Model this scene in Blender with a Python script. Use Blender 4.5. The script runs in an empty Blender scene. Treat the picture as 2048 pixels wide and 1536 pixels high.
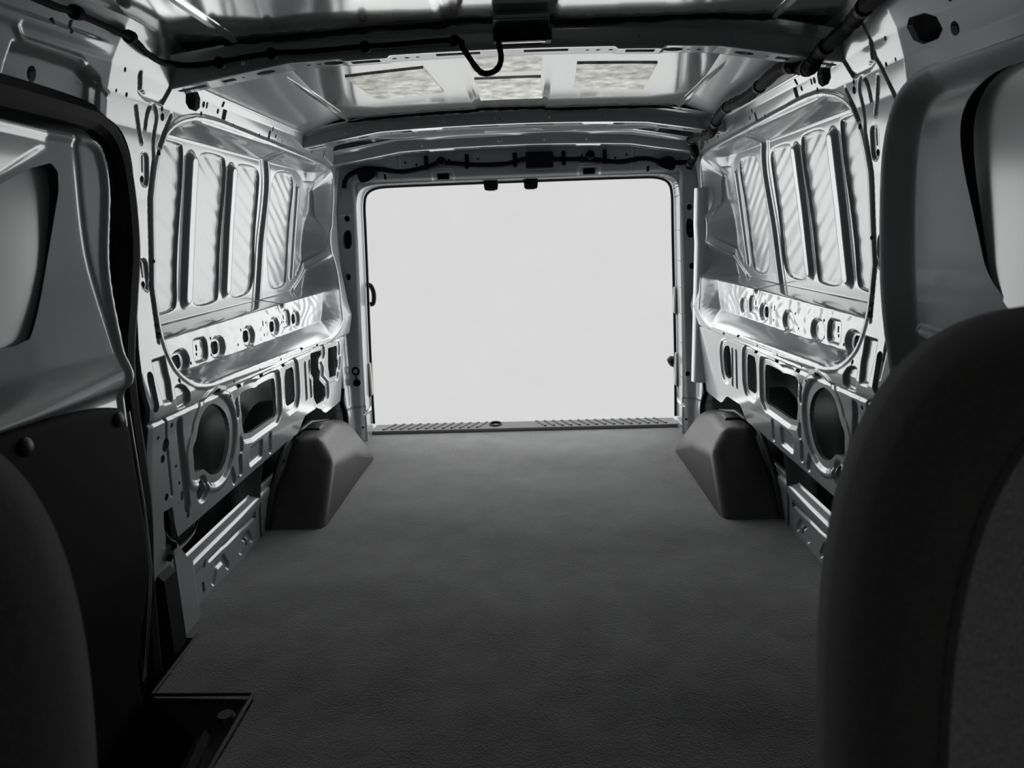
import bpy, math, random
import numpy as np
from mathutils import Matrix, Vector

random.seed(4)
scene = bpy.context.scene
C = scene.collection

# ------------------------------------------------------------------ camera
cam_d = bpy.data.cameras.new('camera')
cam = bpy.data.objects.new('camera', cam_d)
C.objects.link(cam)
R_ = (0.99919881, 0.02314106, -0.03265314)
U_ = (0.02696021, 0.21379363, 0.97650675)
F_ = (-0.02957844, 0.97660472, -0.21299845)
cam.matrix_world = Matrix(((R_[0], U_[0], -F_[0], 0.05084), (R_[1], U_[1], -F_[1], 0.0),
                           (R_[2], U_[2], -F_[2], 1.0), (0, 0, 0, 1)))
cam_d.sensor_width = 36.0
cam_d.lens = 1400.0 / 2048.0 * 36.0
cam_d.clip_start = 0.02
cam_d.dof.use_dof = True
cam_d.dof.focus_distance = 2.3
cam_d.dof.aperture_fstop = 5.6
scene.camera = cam

# ------------------------------------------------------------------ world and exposure
w = bpy.data.worlds.new('world')
scene.world = w
w.use_nodes = True
bg = w.node_tree.nodes['Background']
bg.inputs[0].default_value = (0.690, 0.692, 0.690, 1)
bg.inputs[1].default_value = 3.9
vs = scene.view_settings
vs.view_transform = 'Standard'
vs.look = 'None'
vs.gamma = 1.0
vs.use_curve_mapping = False
vs.exposure = 0.0

# ------------------------------------------------------------------ materials
def mat(name, col, rough=0.5, metal=0.0, spec=0.5, coat=0.0, noise=None, bump=None, sheen=0.0, col2=None, cior=1.5, crough=0.06):
    m = bpy.data.materials.new(name)
    m.use_nodes = True
    nt = m.node_tree
    b = nt.nodes['Principled BSDF']
    b.inputs['Base Color'].default_value = (*col, 1)
    b.inputs['Roughness'].default_value = rough
    b.inputs['Metallic'].default_value = metal
    b.inputs['Specular IOR Level'].default_value = spec
    b.inputs['Coat Weight'].default_value = coat
    b.inputs['Coat Roughness'].default_value = crough
    b.inputs['Coat IOR'].default_value = cior
    b.inputs['Sheen Weight'].default_value = sheen
    tc = nt.nodes.new('ShaderNodeTexCoord')
    if noise:
        sc, amt = noise
        n = nt.nodes.new('ShaderNodeTexNoise')
        n.inputs['Scale'].default_value = sc
        n.inputs['Detail'].default_value = 6
        nt.links.new(tc.outputs['Object'], n.inputs['Vector'])
        mx = nt.nodes.new('ShaderNodeMix')
        mx.data_type = 'RGBA'
        a = col2 if col2 else tuple(c * (1 - amt) for c in col)
        mx.inputs[6].default_value = (*a, 1)
        mx.inputs[7].default_value = (*[min(1, c * (1 + amt)) for c in col], 1)
        mr = nt.nodes.new('ShaderNodeMapRange')
        mr.inputs[1].default_value = 0.32
        mr.inputs[2].default_value = 0.68
        nt.links.new(n.outputs[0], mr.inputs[0])
        nt.links.new(mr.outputs[0], mx.inputs[0])
        nt.links.new(mx.outputs[2], b.inputs['Base Color'])
    if bump:
        sc, dist, stg = bump
        n2 = nt.nodes.new('ShaderNodeTexNoise')
        n2.inputs['Scale'].default_value = sc
        n2.inputs['Detail'].default_value = 3
        nt.links.new(tc.outputs['Object'], n2.inputs['Vector'])
        bp = nt.nodes.new('ShaderNodeBump')
        bp.inputs['Distance'].default_value = dist
        bp.inputs['Strength'].default_value = stg
        nt.links.new(n2.outputs[0], bp.inputs['Height'])
        nt.links.new(bp.outputs[0], b.inputs['Normal'])
    return m

M = {}
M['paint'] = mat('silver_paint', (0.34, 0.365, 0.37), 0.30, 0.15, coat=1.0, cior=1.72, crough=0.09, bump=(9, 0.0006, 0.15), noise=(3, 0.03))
M['skin'] = mat('silver_paint_skin', (0.34, 0.36, 0.365), 0.35, 0.15, coat=1.0, cior=1.65, crough=0.18, bump=(7, 0.0005, 0.1), noise=(3, 0.03))
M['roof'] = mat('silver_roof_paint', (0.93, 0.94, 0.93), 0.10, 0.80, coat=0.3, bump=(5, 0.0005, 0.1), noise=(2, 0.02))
M['dark_paint'] = mat('grey_primer', (0.07, 0.078, 0.078), 0.4, 0.2, noise=(6, 0.2))  # dark tone on the outer skin stands for shade in the wall cavities
M['rubber'] = mat('black_rubber', (0.004, 0.004, 0.005), 0.6, spec=0.2, noise=(40, 0.3))
M['plastic'] = mat('black_plastic', (0.022, 0.022, 0.022), 0.42, bump=(900, 0.0006, 0.35), noise=(30, 0.15))
M['arch'] = mat('grained_black_plastic', (0.050, 0.049, 0.047), 0.40, bump=(700, 0.0008, 0.3), noise=(25, 0.12))
M['tape'] = mat('cable_wrap', (0.003, 0.003, 0.004), 0.7, spec=0.08, bump=(180, 0.001, 0.5), noise=(60, 0.3))
M['box'] = mat('blue_black_plastic', (0.004, 0.005, 0.009), 0.6, spec=0.1, noise=(20, 0.2))
M['floor'] = mat('charcoal_vinyl', (0.052, 0.052, 0.055), 0.75, spec=0.01, sheen=0.78, bump=(230, 0.0026, 0.9), noise=(9, 0.5))
M['sillp'] = mat('grey_sill_plastic', (0.06, 0.06, 0.062), 0.5, spec=0.25, noise=(30, 0.1))
M['pad'] = mat('mottled_felt_pad', (0.88, 0.86, 0.80), 0.45, 0.45, noise=(26, 0.0), col2=(0.30, 0.30, 0.28))
M['fabric'] = mat('charcoal_seat_fabric', (0.20, 0.205, 0.20), 0.9, sheen=0.3, bump=(900, 0.001, 0.6), noise=(300, 0.25))
M['fabric_edge'] = mat('black_seat_fabric', (0.05, 0.048, 0.047), 0.85, sheen=0.2, bump=(900, 0.001, 0.5), noise=(200, 0.2))
M['thread'] = mat('grey_thread', (0.06, 0.06, 0.06), 0.8, noise=(200, 0.2))
M['buff'] = mat('warm_grey_pad', (0.34, 0.32, 0.30), 0.6, noise=(20, 0.1))
M['headliner'] = mat('dark_headliner', (0.06, 0.06, 0.06), 0.9, noise=(60, 0.2))
M['card'] = mat('black_hardboard', (0.004, 0.0042, 0.0045), 0.7, spec=0.12, bump=(500, 0.0006, 0.3), noise=(14, 0.2))
M['screen'] = mat('pale_grey_paper', (0.256, 0.257, 0.256), 1.0, spec=0.0, noise=(0.8, 0.015))
M['steel'] = mat('bare_steel', (0.5, 0.5, 0.5), 0.3, 1.0, noise=(20, 0.1))

# ------------------------------------------------------------------ helpers
def tag(o, label=None, cat=None, group=None, kind=None):
    if label: o['label'] = label
    if cat: o['category'] = cat
    if group: o['group'] = group
    if kind: o['kind'] = kind
    return o

def empty(name, loc=(0, 0, 0)):
    o = bpy.data.objects.new(name, None)
    C.objects.link(o)
    o.location = loc
    return o

def mk(name, verts, faces, m, parent=None, smooth=True, sharp=None):
    me = bpy.data.meshes.new(name)
    me.from_pydata(np.asarray(verts, dtype=np.float32) if len(verts) else [], [], faces)
    me.update()
    if smooth:
        me.shade_smooth()
        if sharp:
            me.set_sharp_from_angle(angle=math.radians(sharp))
    me.materials.append(m)
    o = bpy.data.objects.new(name, me)
    C.objects.link(o)
    if parent:
        o.parent = parent
        if parent.type == 'EMPTY':
            o.matrix_parent_inverse = Matrix.Translation(-parent.location)
    return o

class MB:
    """collects simple solids into one mesh"""
    def __init__(s): s.v = []; s.f = []
    def add(s, v, f):
        k = len(s.v)
        s.v += [tuple(p) for p in v]
        s.f += [tuple(i + k for i in q) for q in f]
    def box(s, x0, x1, y0, y1, z0, z1, b=0.0):
        # chamfered box
        if b <= 0:
            v = [(x, y, z) for x in (x0, x1) for y in (y0, y1) for z in (z0, z1)]
            f = [(0, 1, 3, 2), (4, 6, 7, 5), (0, 4, 5, 1), (2, 3, 7, 6), (0, 2, 6, 4), (1, 5, 7, 3)]
            s.add(v, f); return
        cx, cy, cz = (x0 + x1) / 2, (y0 + y1) / 2, (z0 + z1) / 2
        hx, hy, hz = abs(x1 - x0) / 2, abs(y1 - y0) / 2, abs(z1 - z0) / 2
        b = min(b, hx * .95, hy * .95, hz * .95)
        v = []; idx = {}
        for sx in (-1, 1):
            for sy in (-1, 1):
                for sz in (-1, 1):
                    for ax in range(3):
                        h = [hx, hy, hz]
                        p = [h[i] - (0 if i == ax else b) for i in range(3)]
                        idx[(sx, sy, sz, ax)] = len(v)
                        v.append((cx + sx * p[0], cy + sy * p[1], cz + sz * p[2]))
        f = []
        I = lambda a, b_, c, ax: idx[(a, b_, c, ax)]
        for q in (-1, 1):
            f.append((I(q, -1, -1, 0), I(q, 1, -1, 0), I(q, 1, 1, 0), I(q, -1, 1, 0)))
            f.append((I(-1, q, -1, 1), I(1, q, -1, 1), I(1, q, 1, 1), I(-1, q, 1, 1)))
            f.append((I(-1, -1, q, 2), I(1, -1, q, 2), I(1, 1, q, 2), I(-1, 1, q, 2)))
        for a in (-1, 1):
            for c in (-1, 1):
                f.append((I(-1, a, c, 1), I(1, a, c, 1), I(1, a, c, 2), I(-1, a, c, 2)))
                f.append((I(a, -1, c, 0), I(a, 1, c, 0), I(a, 1, c, 2), I(a, -1, c, 2)))
                f.append((I(a, c, -1, 0), I(a, c, 1, 0), I(a, c, 1, 1), I(a, c, -1, 1)))
                for d in (-1, 1):
                    f.append((I(a, c, d, 0), I(a, c, d, 1), I(a, c, d, 2)))
        f = list(dict.fromkeys(f))
        s.add(v, f)
    def tube(s, pts, r, n=10, caps=True):
        pts = [Vector(p) for p in pts]
        rs = r if isinstance(r, (list, tuple)) else [r] * len(pts)
        k = len(s.v)
        up = None
        for i, p in enumerate(pts):
            d = (pts[min(i + 1, len(pts) - 1)] - pts[max(i - 1, 0)]).normalized()
            if up is None:
                up = d.orthogonal().normalized()
            up = (up - d * up.dot(d)).normalized()
            si = d.cross(up)
            for j in range(n):
                a = 2 * math.pi * j / n
                s.v.append(tuple(p + (up * math.cos(a) + si * math.sin(a)) * rs[i]))
        for i in range(len(pts) - 1):
            for j in range(n):
                j2 = (j + 1) % n
                s.f.append((k + i * n + j, k + i * n + j2, k + (i + 1) * n + j2, k + (i + 1) * n + j))
        if caps:
            s.f.append(tuple(k + j for j in range(n)))
            s.f.append(tuple(k + (len(pts) - 1) * n + j for j in range(n)))
    def build(s, name, m, parent=None, smooth=True, sharp=35):
        return mk(name, s.v, s.f, m, parent, smooth, sharp)

def spline(pts, n=8):
    """Catmull-Rom through the points"""
    P = [Vector(p) for p in pts]
    out = []
    for i in range(len(P) - 1):
        p0 = P[max(i - 1, 0)]; p1 = P[i]; p2 = P[i + 1]; p3 = P[min(i + 2, len(P) - 1)]
        for k in range(n):
            t = k / n
            out.append(0.5 * ((2 * p1) + (p2 - p0) * t + (2 * p0 - 5 * p1 + 4 * p2 - p3) * t * t + (3 * p1 - p0 - 3 * p2 + p3) * t ** 3))
    out.append(P[-1])
    return out

def chaikin(p, it=2, closed=True):
    p = [np.array(q, float) for q in p]
    for _ in range(it):
        q = []
        n = len(p)
        rng = range(n) if closed else range(n - 1)
        if not closed: q.append(p[0])
        for i in rng:
            a = p[i]; b = p[(i + 1) % n]
            q += [a * .75 + b * .25, a * .25 + b * .75]
        if not closed: q.append(p[-1])
        p = q
    return [tuple(q) for q in p]

def ss(e0, e1, x):
    t = np.clip((x - e0) / (e1 - e0), 0, 1)
    return t * t * (3 - 2 * t)

BIG = 0.08
def sd_poly(A, B, pts):
    p = np.array(pts, float)
    m = BIG
    win = (A > p[:, 0].min() - m) & (A < p[:, 0].max() + m) & (B > p[:, 1].min() - m) & (B < p[:, 1].max() + m)
    out = np.full(A.shape, m)
    a = A[win]; b = B[win]
    if a.size == 0: return out
    d2 = np.full(a.shape, 1e9); sgn = np.zeros(a.shape, bool)
    n = len(p)
    for i in range(n):
        x0, y0 = p[i]; x1, y1 = p[(i + 1) % n]
        ex, ey = x1 - x0, y1 - y0
        L = ex * ex + ey * ey + 1e-12
        t = np.clip(((a - x0) * ex + (b - y0) * ey) / L, 0, 1)
        dx = a - x0 - t * ex; dy = b - y0 - t * ey
        d2 = np.minimum(d2, dx * dx + dy * dy)
        c = ((y0 > b) != (y1 > b))
        with np.errstate(divide='ignore', invalid='ignore'):
            xi = (x1 - x0) * (b - y0) / ((y1 - y0) if y1 != y0 else 1e-12) + x0
        sgn ^= c & (a < xi)
    d = np.sqrt(d2)
    d[sgn] *= -1
    out[win] = np.minimum(d, m)
    return out

def sd_line(A, B, pts):
    """distance to an open polyline"""
    p = np.array(pts, float)
    m = BIG
    win = (A > p[:, 0].min() - m) & (A < p[:, 0].max() + m) & (B > p[:, 1].min() - m) & (B < p[:, 1].max() + m)
    out = np.full(A.shape, m)
    a = A[win]; b = B[win]
    if a.size == 0: return out
    d2 = np.full(a.shape, 1e9)
    for i in range(len(p) - 1):
        x0, y0 = p[i]; x1, y1 = p[i + 1]
        ex, ey = x1 - x0, y1 - y0
        t = np.clip(((a - x0) * ex + (b - y0) * ey) / (ex * ex + ey * ey + 1e-12), 0, 1)
        d2 = np.minimum(d2, (a - x0 - t * ex) ** 2 + (b - y0 - t * ey) ** 2)
    out[win] = np.minimum(np.sqrt(d2), m)
    return out

def sd_box(A, B, ca, cb, ha, hb, r=0.0):
    qx = np.abs(A - ca) - ha + r; qy = np.abs(B - cb) - hb + r
    return np.minimum(np.maximum(qx, qy), 0) + np.hypot(np.maximum(qx, 0), np.maximum(qy, 0)) - r

def sd_cir(A, B, ca, cb, r): return np.hypot(A - ca, B - cb) - r
def sd_ell(A, B, ca, cb, ra, rb):
    k = np.hypot((A - ca) / ra, (B - cb) / rb)
    return (k - 1) * min(ra, rb)

def sheet(name, a0, a1, b0, b1, step, pos, m, parent=None, solid=None, lip=None, sharp=None):
    na = max(2, int(round((a1 - a0) / step))) ; nb = max(2, int(round((b1 - b0) / step)))
    av = np.linspace(a0, a1, na + 1); bv = np.linspace(b0, b1, nb + 1)
    A, B = np.meshgrid(av, bv, indexing='ij')
    da, db = av[1] - av[0], bv[1] - bv[0]
    idx = np.arange(A.size).reshape(A.shape)
    keep = np.ones((na, nb), bool)
    if solid is not None:
        s = solid(A, B)
        c = 0.25 * (s[:-1, :-1] + s[1:, :-1] + s[:-1, 1:] + s[1:, 1:])
        keep = c > 0
        cnt = np.zeros(A.shape, int); tot = np.zeros(A.shape, int)
        for i, j in ((0, 0), (1, 0), (0, 1), (1, 1)):
            cnt[i:na + i, j:nb + j] += keep
            tot[i:na + i, j:nb + j] += 1
        bd = (cnt > 0) & (cnt < tot)
        ga, gb = np.gradient(s, da, db)
        g2 = ga * ga + gb * gb + 1e-6
        lim = 1.1 * step
        ma = np.clip(s * ga / g2, -lim, lim); mb_ = np.clip(s * gb / g2, -lim, lim)
        A = np.where(bd, np.clip(A - ma, a0, a1), A); B = np.where(bd, np.clip(B - mb_, b0, b1), B)
        s2 = solid(A, B)
        ma = np.clip(s2 * ga / g2, -.5 * step, .5 * step); mb_ = np.clip(s2 * gb / g2, -.5 * step, .5 * step)
        A = np.where(bd, np.clip(A - ma, a0, a1), A); B = np.where(bd, np.clip(B - mb_, b0, b1), B)
    P = np.stack(pos(A, B), -1).reshape(-1, 3)
    q = np.stack([idx[:-1, :-1], idx[1:, :-1], idx[1:, 1:], idx[:-1, 1:]], -1)[keep]
    if lip is not None and solid is not None:
        ex = []
        kp = np.zeros((na + 2, nb + 2), bool); kp[1:-1, 1:-1] = keep
        # edges along b between cells (i-1,j),(i,j)
        L = kp[:-1, 1:-1] != kp[1:, 1:-1]
        L[0] = False; L[-1] = False
        i, j = np.nonzero(L)
        ex.append(np.stack([idx[i, j], idx[i, j + 1]], -1))
        L = kp[1:-1, :-1] != kp[1:-1, 1:]
        L[:, 0] = False; L[:, -1] = False
        i, j = np.nonzero(L)
        ex.append(np.stack([idx[i, j], idx[i + 1, j]], -1))
        e = np.concatenate(ex)
        if len(e):
            be = np.unique(e)
            mp = np.full(len(P), -1); mp[be] = len(P) + np.arange(len(be)) + len(be)
            mp2 = np.full(len(P), -1); mp2[be] = len(P) + np.arange(len(be))
            P = np.concatenate([P, P[be], P[be] + np.array(lip)])
            q = np.concatenate([q, np.stack([mp2[e[:, 0]], mp2[e[:, 1]], mp[e[:, 1]], mp[e[:, 0]]], -1)])
    used = np.unique(q)
    rm = np.full(len(P), -1); rm[used] = np.arange(len(used))
    return mk(name, P[used], rm[q].tolist(), m, parent, True, sharp)

# ------------------------------------------------------------------ van body side: profile and stampings (y along the van, z up, |x| outwards)
ZI = [-.3, 0, .22, .29, .55, .62, .64, .70, .9, 1.1, 1.25, 1.31, 1.36, 1.42, 1.48]
XI = [.90, .88, .86, .85, .815, .80, .797, .81, .835, .83, .81, .797, .78, .745, .70]
def Xin(z): return np.interp(z, ZI, XI)
def Xw(z): return .955 - .175 * (z - .83)
RECESS = chaikin([(2.246, 1.308), (1.928, 1.314), (1.806, 1.289), (1.739, 1.246), (1.703, 1.18), (1.68, 1.077), (1.659, .961), (1.625, .823),
                  (1.622, .751), (1.651, .685), (1.732, .638), (1.875, .627), (2.319, .603), (2.87, .573), (3.07, .585), (3.15, .66), (3.21, .80), (3.215, .90), (3.155, .945),
                  (3.16, 1.02), (3.215, 1.06), (3.225, 1.18), (3.20, 1.27), (3.10, 1.295)], 2)
PANELS = [
 [(1.64, 1.258), (1.957, 1.263), (1.978, 1.253), (1.978, 1.152), (1.967, 1.037), (1.964, .92), (1.975, .831), (1.96, .812), (1.892, .806), (1.62, .803)],
 [(2.084, 1.256), (2.219, 1.256), (2.253, 1.245), (2.256, 1.168), (2.243, 1.059), (2.24, .949), (2.249, .826), (2.23, .807), (2.096, .805), (2.062, .83), (2.058, .956), (2.058, 1.057), (2.060, 1.156), (2.064, 1.227)],
 [(2.35, 1.247), (2.484, 1.248), (2.526, 1.232), (2.537, 1.204), (2.532, 1.112), (2.524, 1.013), (2.538, .867), (2.519, .822), (2.462, .807), (2.364, .806), (2.330, .828), (2.325, .946), (2.325, 1.06), (2.330, 1.172), (2.338, 1.231)],
 [(2.722, 1.253), (2.834, 1.257), (2.89, 1.239), (2.903, 1.179), (2.887, 1.095), (2.885, .982), (2.893, .867), (2.888, .809), (2.748, .803), (2.696, .829), (2.667, .907), (2.640, .987), (2.636, 1.09), (2.651, 1.192), (2.68, 1.235)],
 [(3.0, 1.235), (3.10, 1.237), (3.145, 1.201), (3.155, 1.103), (3.15, .964), (3.14, .939), (3.02, .822), (2.992, .86), (2.99, 1.039), (2.99, 1.2)]]
PANELS = [chaikin(p, 2) for p in PANELS]
RIBS = [([(2.022, 1.215), (2.018, 1.03), (2.02, .842)], .034, .015, .015), ([(2.292, 1.21), (2.287, 1.03), (2.292, .845)], .031, .014, .015), ([(2.944, 1.195), (2.944, 1.03), (2.948, .845)], .022, .008, .010)]
GROOVE = [(2.567, 1.28), (2.598, 1.209), (2.594, 1.114), (2.573, .988), (2.577, .885), (2.573, .77)]
def zshelf(y): return .634 - .047 * (y - 1.755)

def wallD(Y, Z, side):
    base = Xin(Z)
    D = base.copy()
    r = sd_poly(Y, Z, RECESS)
    zl = zshelf(Y)
    # recess profile
    zb = .668 - .019 * (Y - 1.82)
    prof = np.where(Z < zb, base + (.871 - base) * np.clip((Z - zl) / (zb - zl + 1e-6), 0, 1), .871)
    prof = prof + .0006 * np.sin(Y * 62 + 2.5 * np.sin(Z * 50)) * np.sin(Z * 85 + 2 * np.sin(Y * 21)) * (Z > zb) * (Z < .764)
    prof = np.where(Z > .764, .871 + (Xw(.782) - .871) * np.clip((Z - .764) / .018, 0, 1), prof)
    prof = np.where(Z > .782, Xw(Z), prof)
    hd = np.clip((Z - 1.272) / .034, 0, 1)
    prof = np.where(Z > 1.272, Xw(1.272) * (1 - hd) + base * hd, prof)
    wd = .012 + .075 * ss(2.95, 3.10, Y)
    k = .25 * ss(0, 1, -r / wd) + .75 * np.clip(-r / wd, 0, 1)
    D = base + (prof - base) * k
    # window stampings
    wav = .00042 * np.sin(2 * np.pi * (.62 * Y + Z) / .056 + 1.3 * np.sin(Y * 9) + .8 * np.sin(Z * 11)) + .00018 * np.sin(2 * np.pi * (.5 * Y + Z) / .035 + 2)
    for p in PANELS:
        ins = ss(0, .006, -sd_poly(Y, Z, p))
        D += (.009 + wav * ss(.3, 1, ins)) * ins * k
    for p, ro, ri, h in RIBS:
        D -= h * ss(ro, ri, sd_line(Y, Z, p)) * k
    g = sd_line(Y, Z, chaikin(GROOVE, 2, False))
    D += .014 * ss(.024, .012, g) * k
    D -= .004 * ss(.045, .035, g) * k
    dbe = sd_line(Y, Z, chaikin([(3.19, 1.02), (3.17, .90), (3.08, .83), (2.98, .785)], 2, False))
    D -= .008 * ss(.014, .006, dbe) * k
    # belt rail: raised rims round the holes, dimples
    for i, (hy, hz) in enumerate(STRIP):
        e = sd_ell(Y, Z, hy, hz, .047, .034)
        D += .012 * ss(.004, -.010, e)
    for hy in (1.905, 2.612):
        e = sd_box(Y, Z, hy, .706, .042, .034, .024)
        D += .010 * ss(.003, -.008, e)
    for cy in np.arange(1.85, 2.7, .085):
        D += .0022 * ss(.03, 0, sd_ell(Y, Z, cy, .748, .028, .012) + .012)
    # edge flange of the recess
    D -= .003 * ss(.010, .003, np.abs(r - .006))
    # ---- lower inner panel
    lowz = (Z < .56)
    D += .010 * ss(.004, -.004, sd_poly(Y, Z, PENT))
    sm = sd_line(Y, Z, [(1.2, .62), (1.52, .602), (2.04, .584), (3.3, .548)])
    D += .0045 * ss(.006, .002, sm)
    cir = sd_poly(Y, Z, CIRC)
    D += .006 * ss(.030, .023, cir)
    D -= .003 * ss(.050, .044, cir) * ss(.030, .036, cir)
    rc = sd_poly(Y, Z, RECT)
    D += .010 * ss(.030, .020, rc)
    sc_ = sd_poly(Y, Z, SMALL)
    D += .010 * ss(.034, .024, sc_)
    ir = sd_poly(Y, Z, IRR if side < 0 else IRR_R)
    D += .009 * ss(.028, .019, ir)
    if side < 0:
        D += .008 * ss(.026, .018, sd_poly(Y, Z, FARH))
    for a, b, wdt, h in BEADS:
        D += h * ss(wdt, wdt * .45, sd_line(Y, Z, [a, b]))
    D += .010 * ss(.003, -.006, sd_box(Y, Z, 2.137, .33, .055, .030, .012))
    D += .009 * ss(.003, -.006, sd_ell(Y, Z, 1.759, .35, .034, .036))
    # ---- pillar
    D += .005 * ss(.0055, .002, sd_line(Y, Z, chaikin([(1.649, 1.255), (1.655, 1.295), (1.673, 1.312), (1.692, 1.300), (1.697, 1.28), (1.683, 1.227), (1.687, 1.196), (1.676, 1.159), (1.66, 1.087), (1.640, .97), (1.622, .88), (1.597, .774)], 2, False)))
    D += .005 * ss(.0055, .002, sd_line(Y, Z, [(1.607, 1.294), (1.634, 1.224)]))
    D += .005 * ss(.0055, .002, sd_line(Y, Z, [(1.761, 1.299), (1.712, 1.223)]))
    for (ey, ez) in ((1.645, 1.166), (1.606, .930)):
        e = sd_box(Y, Z, ey, ez, .016, .036, .016)
        D += .006 * ss(.003, -.003, e)
    D += .006 * ss(.006, .003, sd_line(Y, Z, [(1.605, 1.36), (1.615, 1.328), (1.639, 1.321), (1.715, 1.321), (1.74, 1.36)]))
    D += .009 * ss(.004, -.006, sd_poly(Y, Z, [(1.552, .738), (1.605, .738), (1.598, .684), (1.578, .636), (1.545, .64)]))
    D += .005 * ss(.005, .002, sd_line(Y, Z, [(1.555, .60), (1.59, .40)]))
    # ---- cant rail over the front opening
    if side < 0:
        e = sd_poly(Y, Z, [(1.255, 1.262), (1.275, 1.345), (1.36, 1.345), (1.44, 1.342), (1.475, 1.325), (1.478, 1.262)])
        D += .022 * ss(.004, -.012, e)
        D -= .008 * ss(.012, .004, np.abs(Z - 1.382)) * ss(1.5, 1.4, Y)
        D -= .004 * ss(.006, .002, sd_line(Y, Z, [(.8, 1.372), (1.27, 1.372), (1.29, 1.352), (1.42, 1.35), (1.50, 1.30)]))
    else:
        D += .008 * ss(.004, .0015, sd_line(Y, Z, [(1.60, 1.40), (1.60, 1.33), (1.545, 1.24), (1.54, 1.1), (1.50, .6), (1.48, .2)]))
    D += .16 * np.clip(1.50 - Y, 0, 1)
    # upper rail leans inward, shaped so that it reflects dark
    D -= .130 * np.clip((Z - 1.377) / .048, 0, 1.5) * ss(1.80, 1.86, Y)
    return D

STRIP = [(1.786, .693), (2.016, .694), (2.248, .693), (2.485, .693), (2.72, .692)]
CIRC = chaikin([(1.829, .571), (1.895, .537), (1.931, .492), (1.941, .449), (1.931, .40), (1.90, .364), (1.854, .357), (1.811, .372), (1.784, .394), (1.769, .404),
        (1.733, .407), (1.719, .414), (1.714, .46), (1.709, .48), (1.732, .501), (1.742, .535), (1.764, .561), (1.792, .573)], 1)
RECT = chaikin([(2.013, .556), (2.10, .552), (2.144, .543), (2.166, .549), (2.29, .545), (2.315, .533), (2.335, .45), (2.343, .40), (2.268, .404), (2.061, .406), (2.04, .45), (2.035, .47), (2.038, .48), (2.023, .52)], 1)
SMALL = chaikin([(2.409, .545), (2.46, .545), (2.503, .542), (2.525, .48), (2.541, .405), (2.50, .403), (2.441, .405), (2.423, .452)], 1)
IRR = [(2.707, .555), (2.852, .544), (2.859, .525), (2.82, .511), (2.825, .474), (2.853, .454), (2.846, .419), (2.943, .368), (2.957, .327), (2.925, .312), (2.823, .318), (2.782, .354), (2.765, .394), (2.758, .445), (2.719, .474)]
IRR_R = chaikin([(2.72, .535), (2.80, .525), (2.84, .49), (2.85, .43), (2.84, .385), (2.75, .395), (2.735, .45)], 2)
FARH = [(2.955, .535), (3.09, .524), (3.105, .51), (3.11, .46), (3.13, .45), (3.128, .42), (3.11, .415), (3.105, .385), (3.0, .395), (2.99, .42), (2.97, .45)]
PENT = chaikin([(1.61, .664), (1.650, .660), (1.668, .631), (1.668, .608), (1.612, .606), (1.602, .64)], 1)
BEADS = [((1.624, .57), (1.672, .335), .016, .010), ((2.614, .53), (2.654, .385), .012, .010), ((2.667, .527), (2.715, .38), .012, .010),
         ((1.975, .535), (1.982, .50), .016, .010), ((2.012, .418), (2.016, .381), .014, .009), ((2.258, .35), (2.265, .30), .016, .009),
         ((2.006, .355), (2.015, .31), .015, .009), ((1.945, .335), (1.965, .30), .016, .009)]
SLOTS = [(1.827, .605, .016, .0045), (1.985, .583, .016, .0045), (2.165, .578, .016, .0045), (2.37, .572, .016, .0045), (2.56, .598, .014, .0045), (2.75, .58, .014, .004)]
DOTS = [(1.639, .673, .006), (1.94, .606, .005), (2.129, .604, .005), (1.918, .571, .007), (1.586, .576, .006), (1.72, .54, .005), (1.525, .563, .005), (1.61, .466, .005),
        (1.627, .416, .005), (1.811, .345, .005), (1.993, .30, .005), (2.323, .60, .005), (1.561, .535, .016), (1.547, .505, .010), (1.564, .404, .009),
        (1.717, 1.306, .006), (1.721, 1.289, .009), (1.706, 1.207, .006), (1.548, 1.356, .005), (1.568, 1.311, .005), (1.657, 1.085, .005), (1.648, .959, .005), (1.614, .838, .006),
        (1.610, .81, .006), (1.606, .789, .008), (1.913, 1.348, .008), (1.909, 1.325, .006), (2.0, 1.345, .007), (2.112, 1.325, .005), (2.314, 1.324, .005),
        (2.452, 1.338, .006), (2.518, 1.328, .004), (2.80, 1.35, .004), (3.0, 1.345, .004), (1.53, 1.312, .004)]
RBOX = [(2.02, 1.366, .007, .007), (2.042, 1.343, .013, .013), (1.932, 1.349, .005, .008), (2.414, 1.355, .005, .007), (2.394, 1.334, .009, .013), (2.86, 1.352, .004, .006), (2.855, 1.335, .006, .010), (3.02, 1.352, .004, .006), (3.015, 1.335, .006, .010)]
SQH = chaikin([(1.808, 1.368), (1.886, 1.370), (1.899, 1.326), (1.824, 1.326)], 1)

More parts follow.
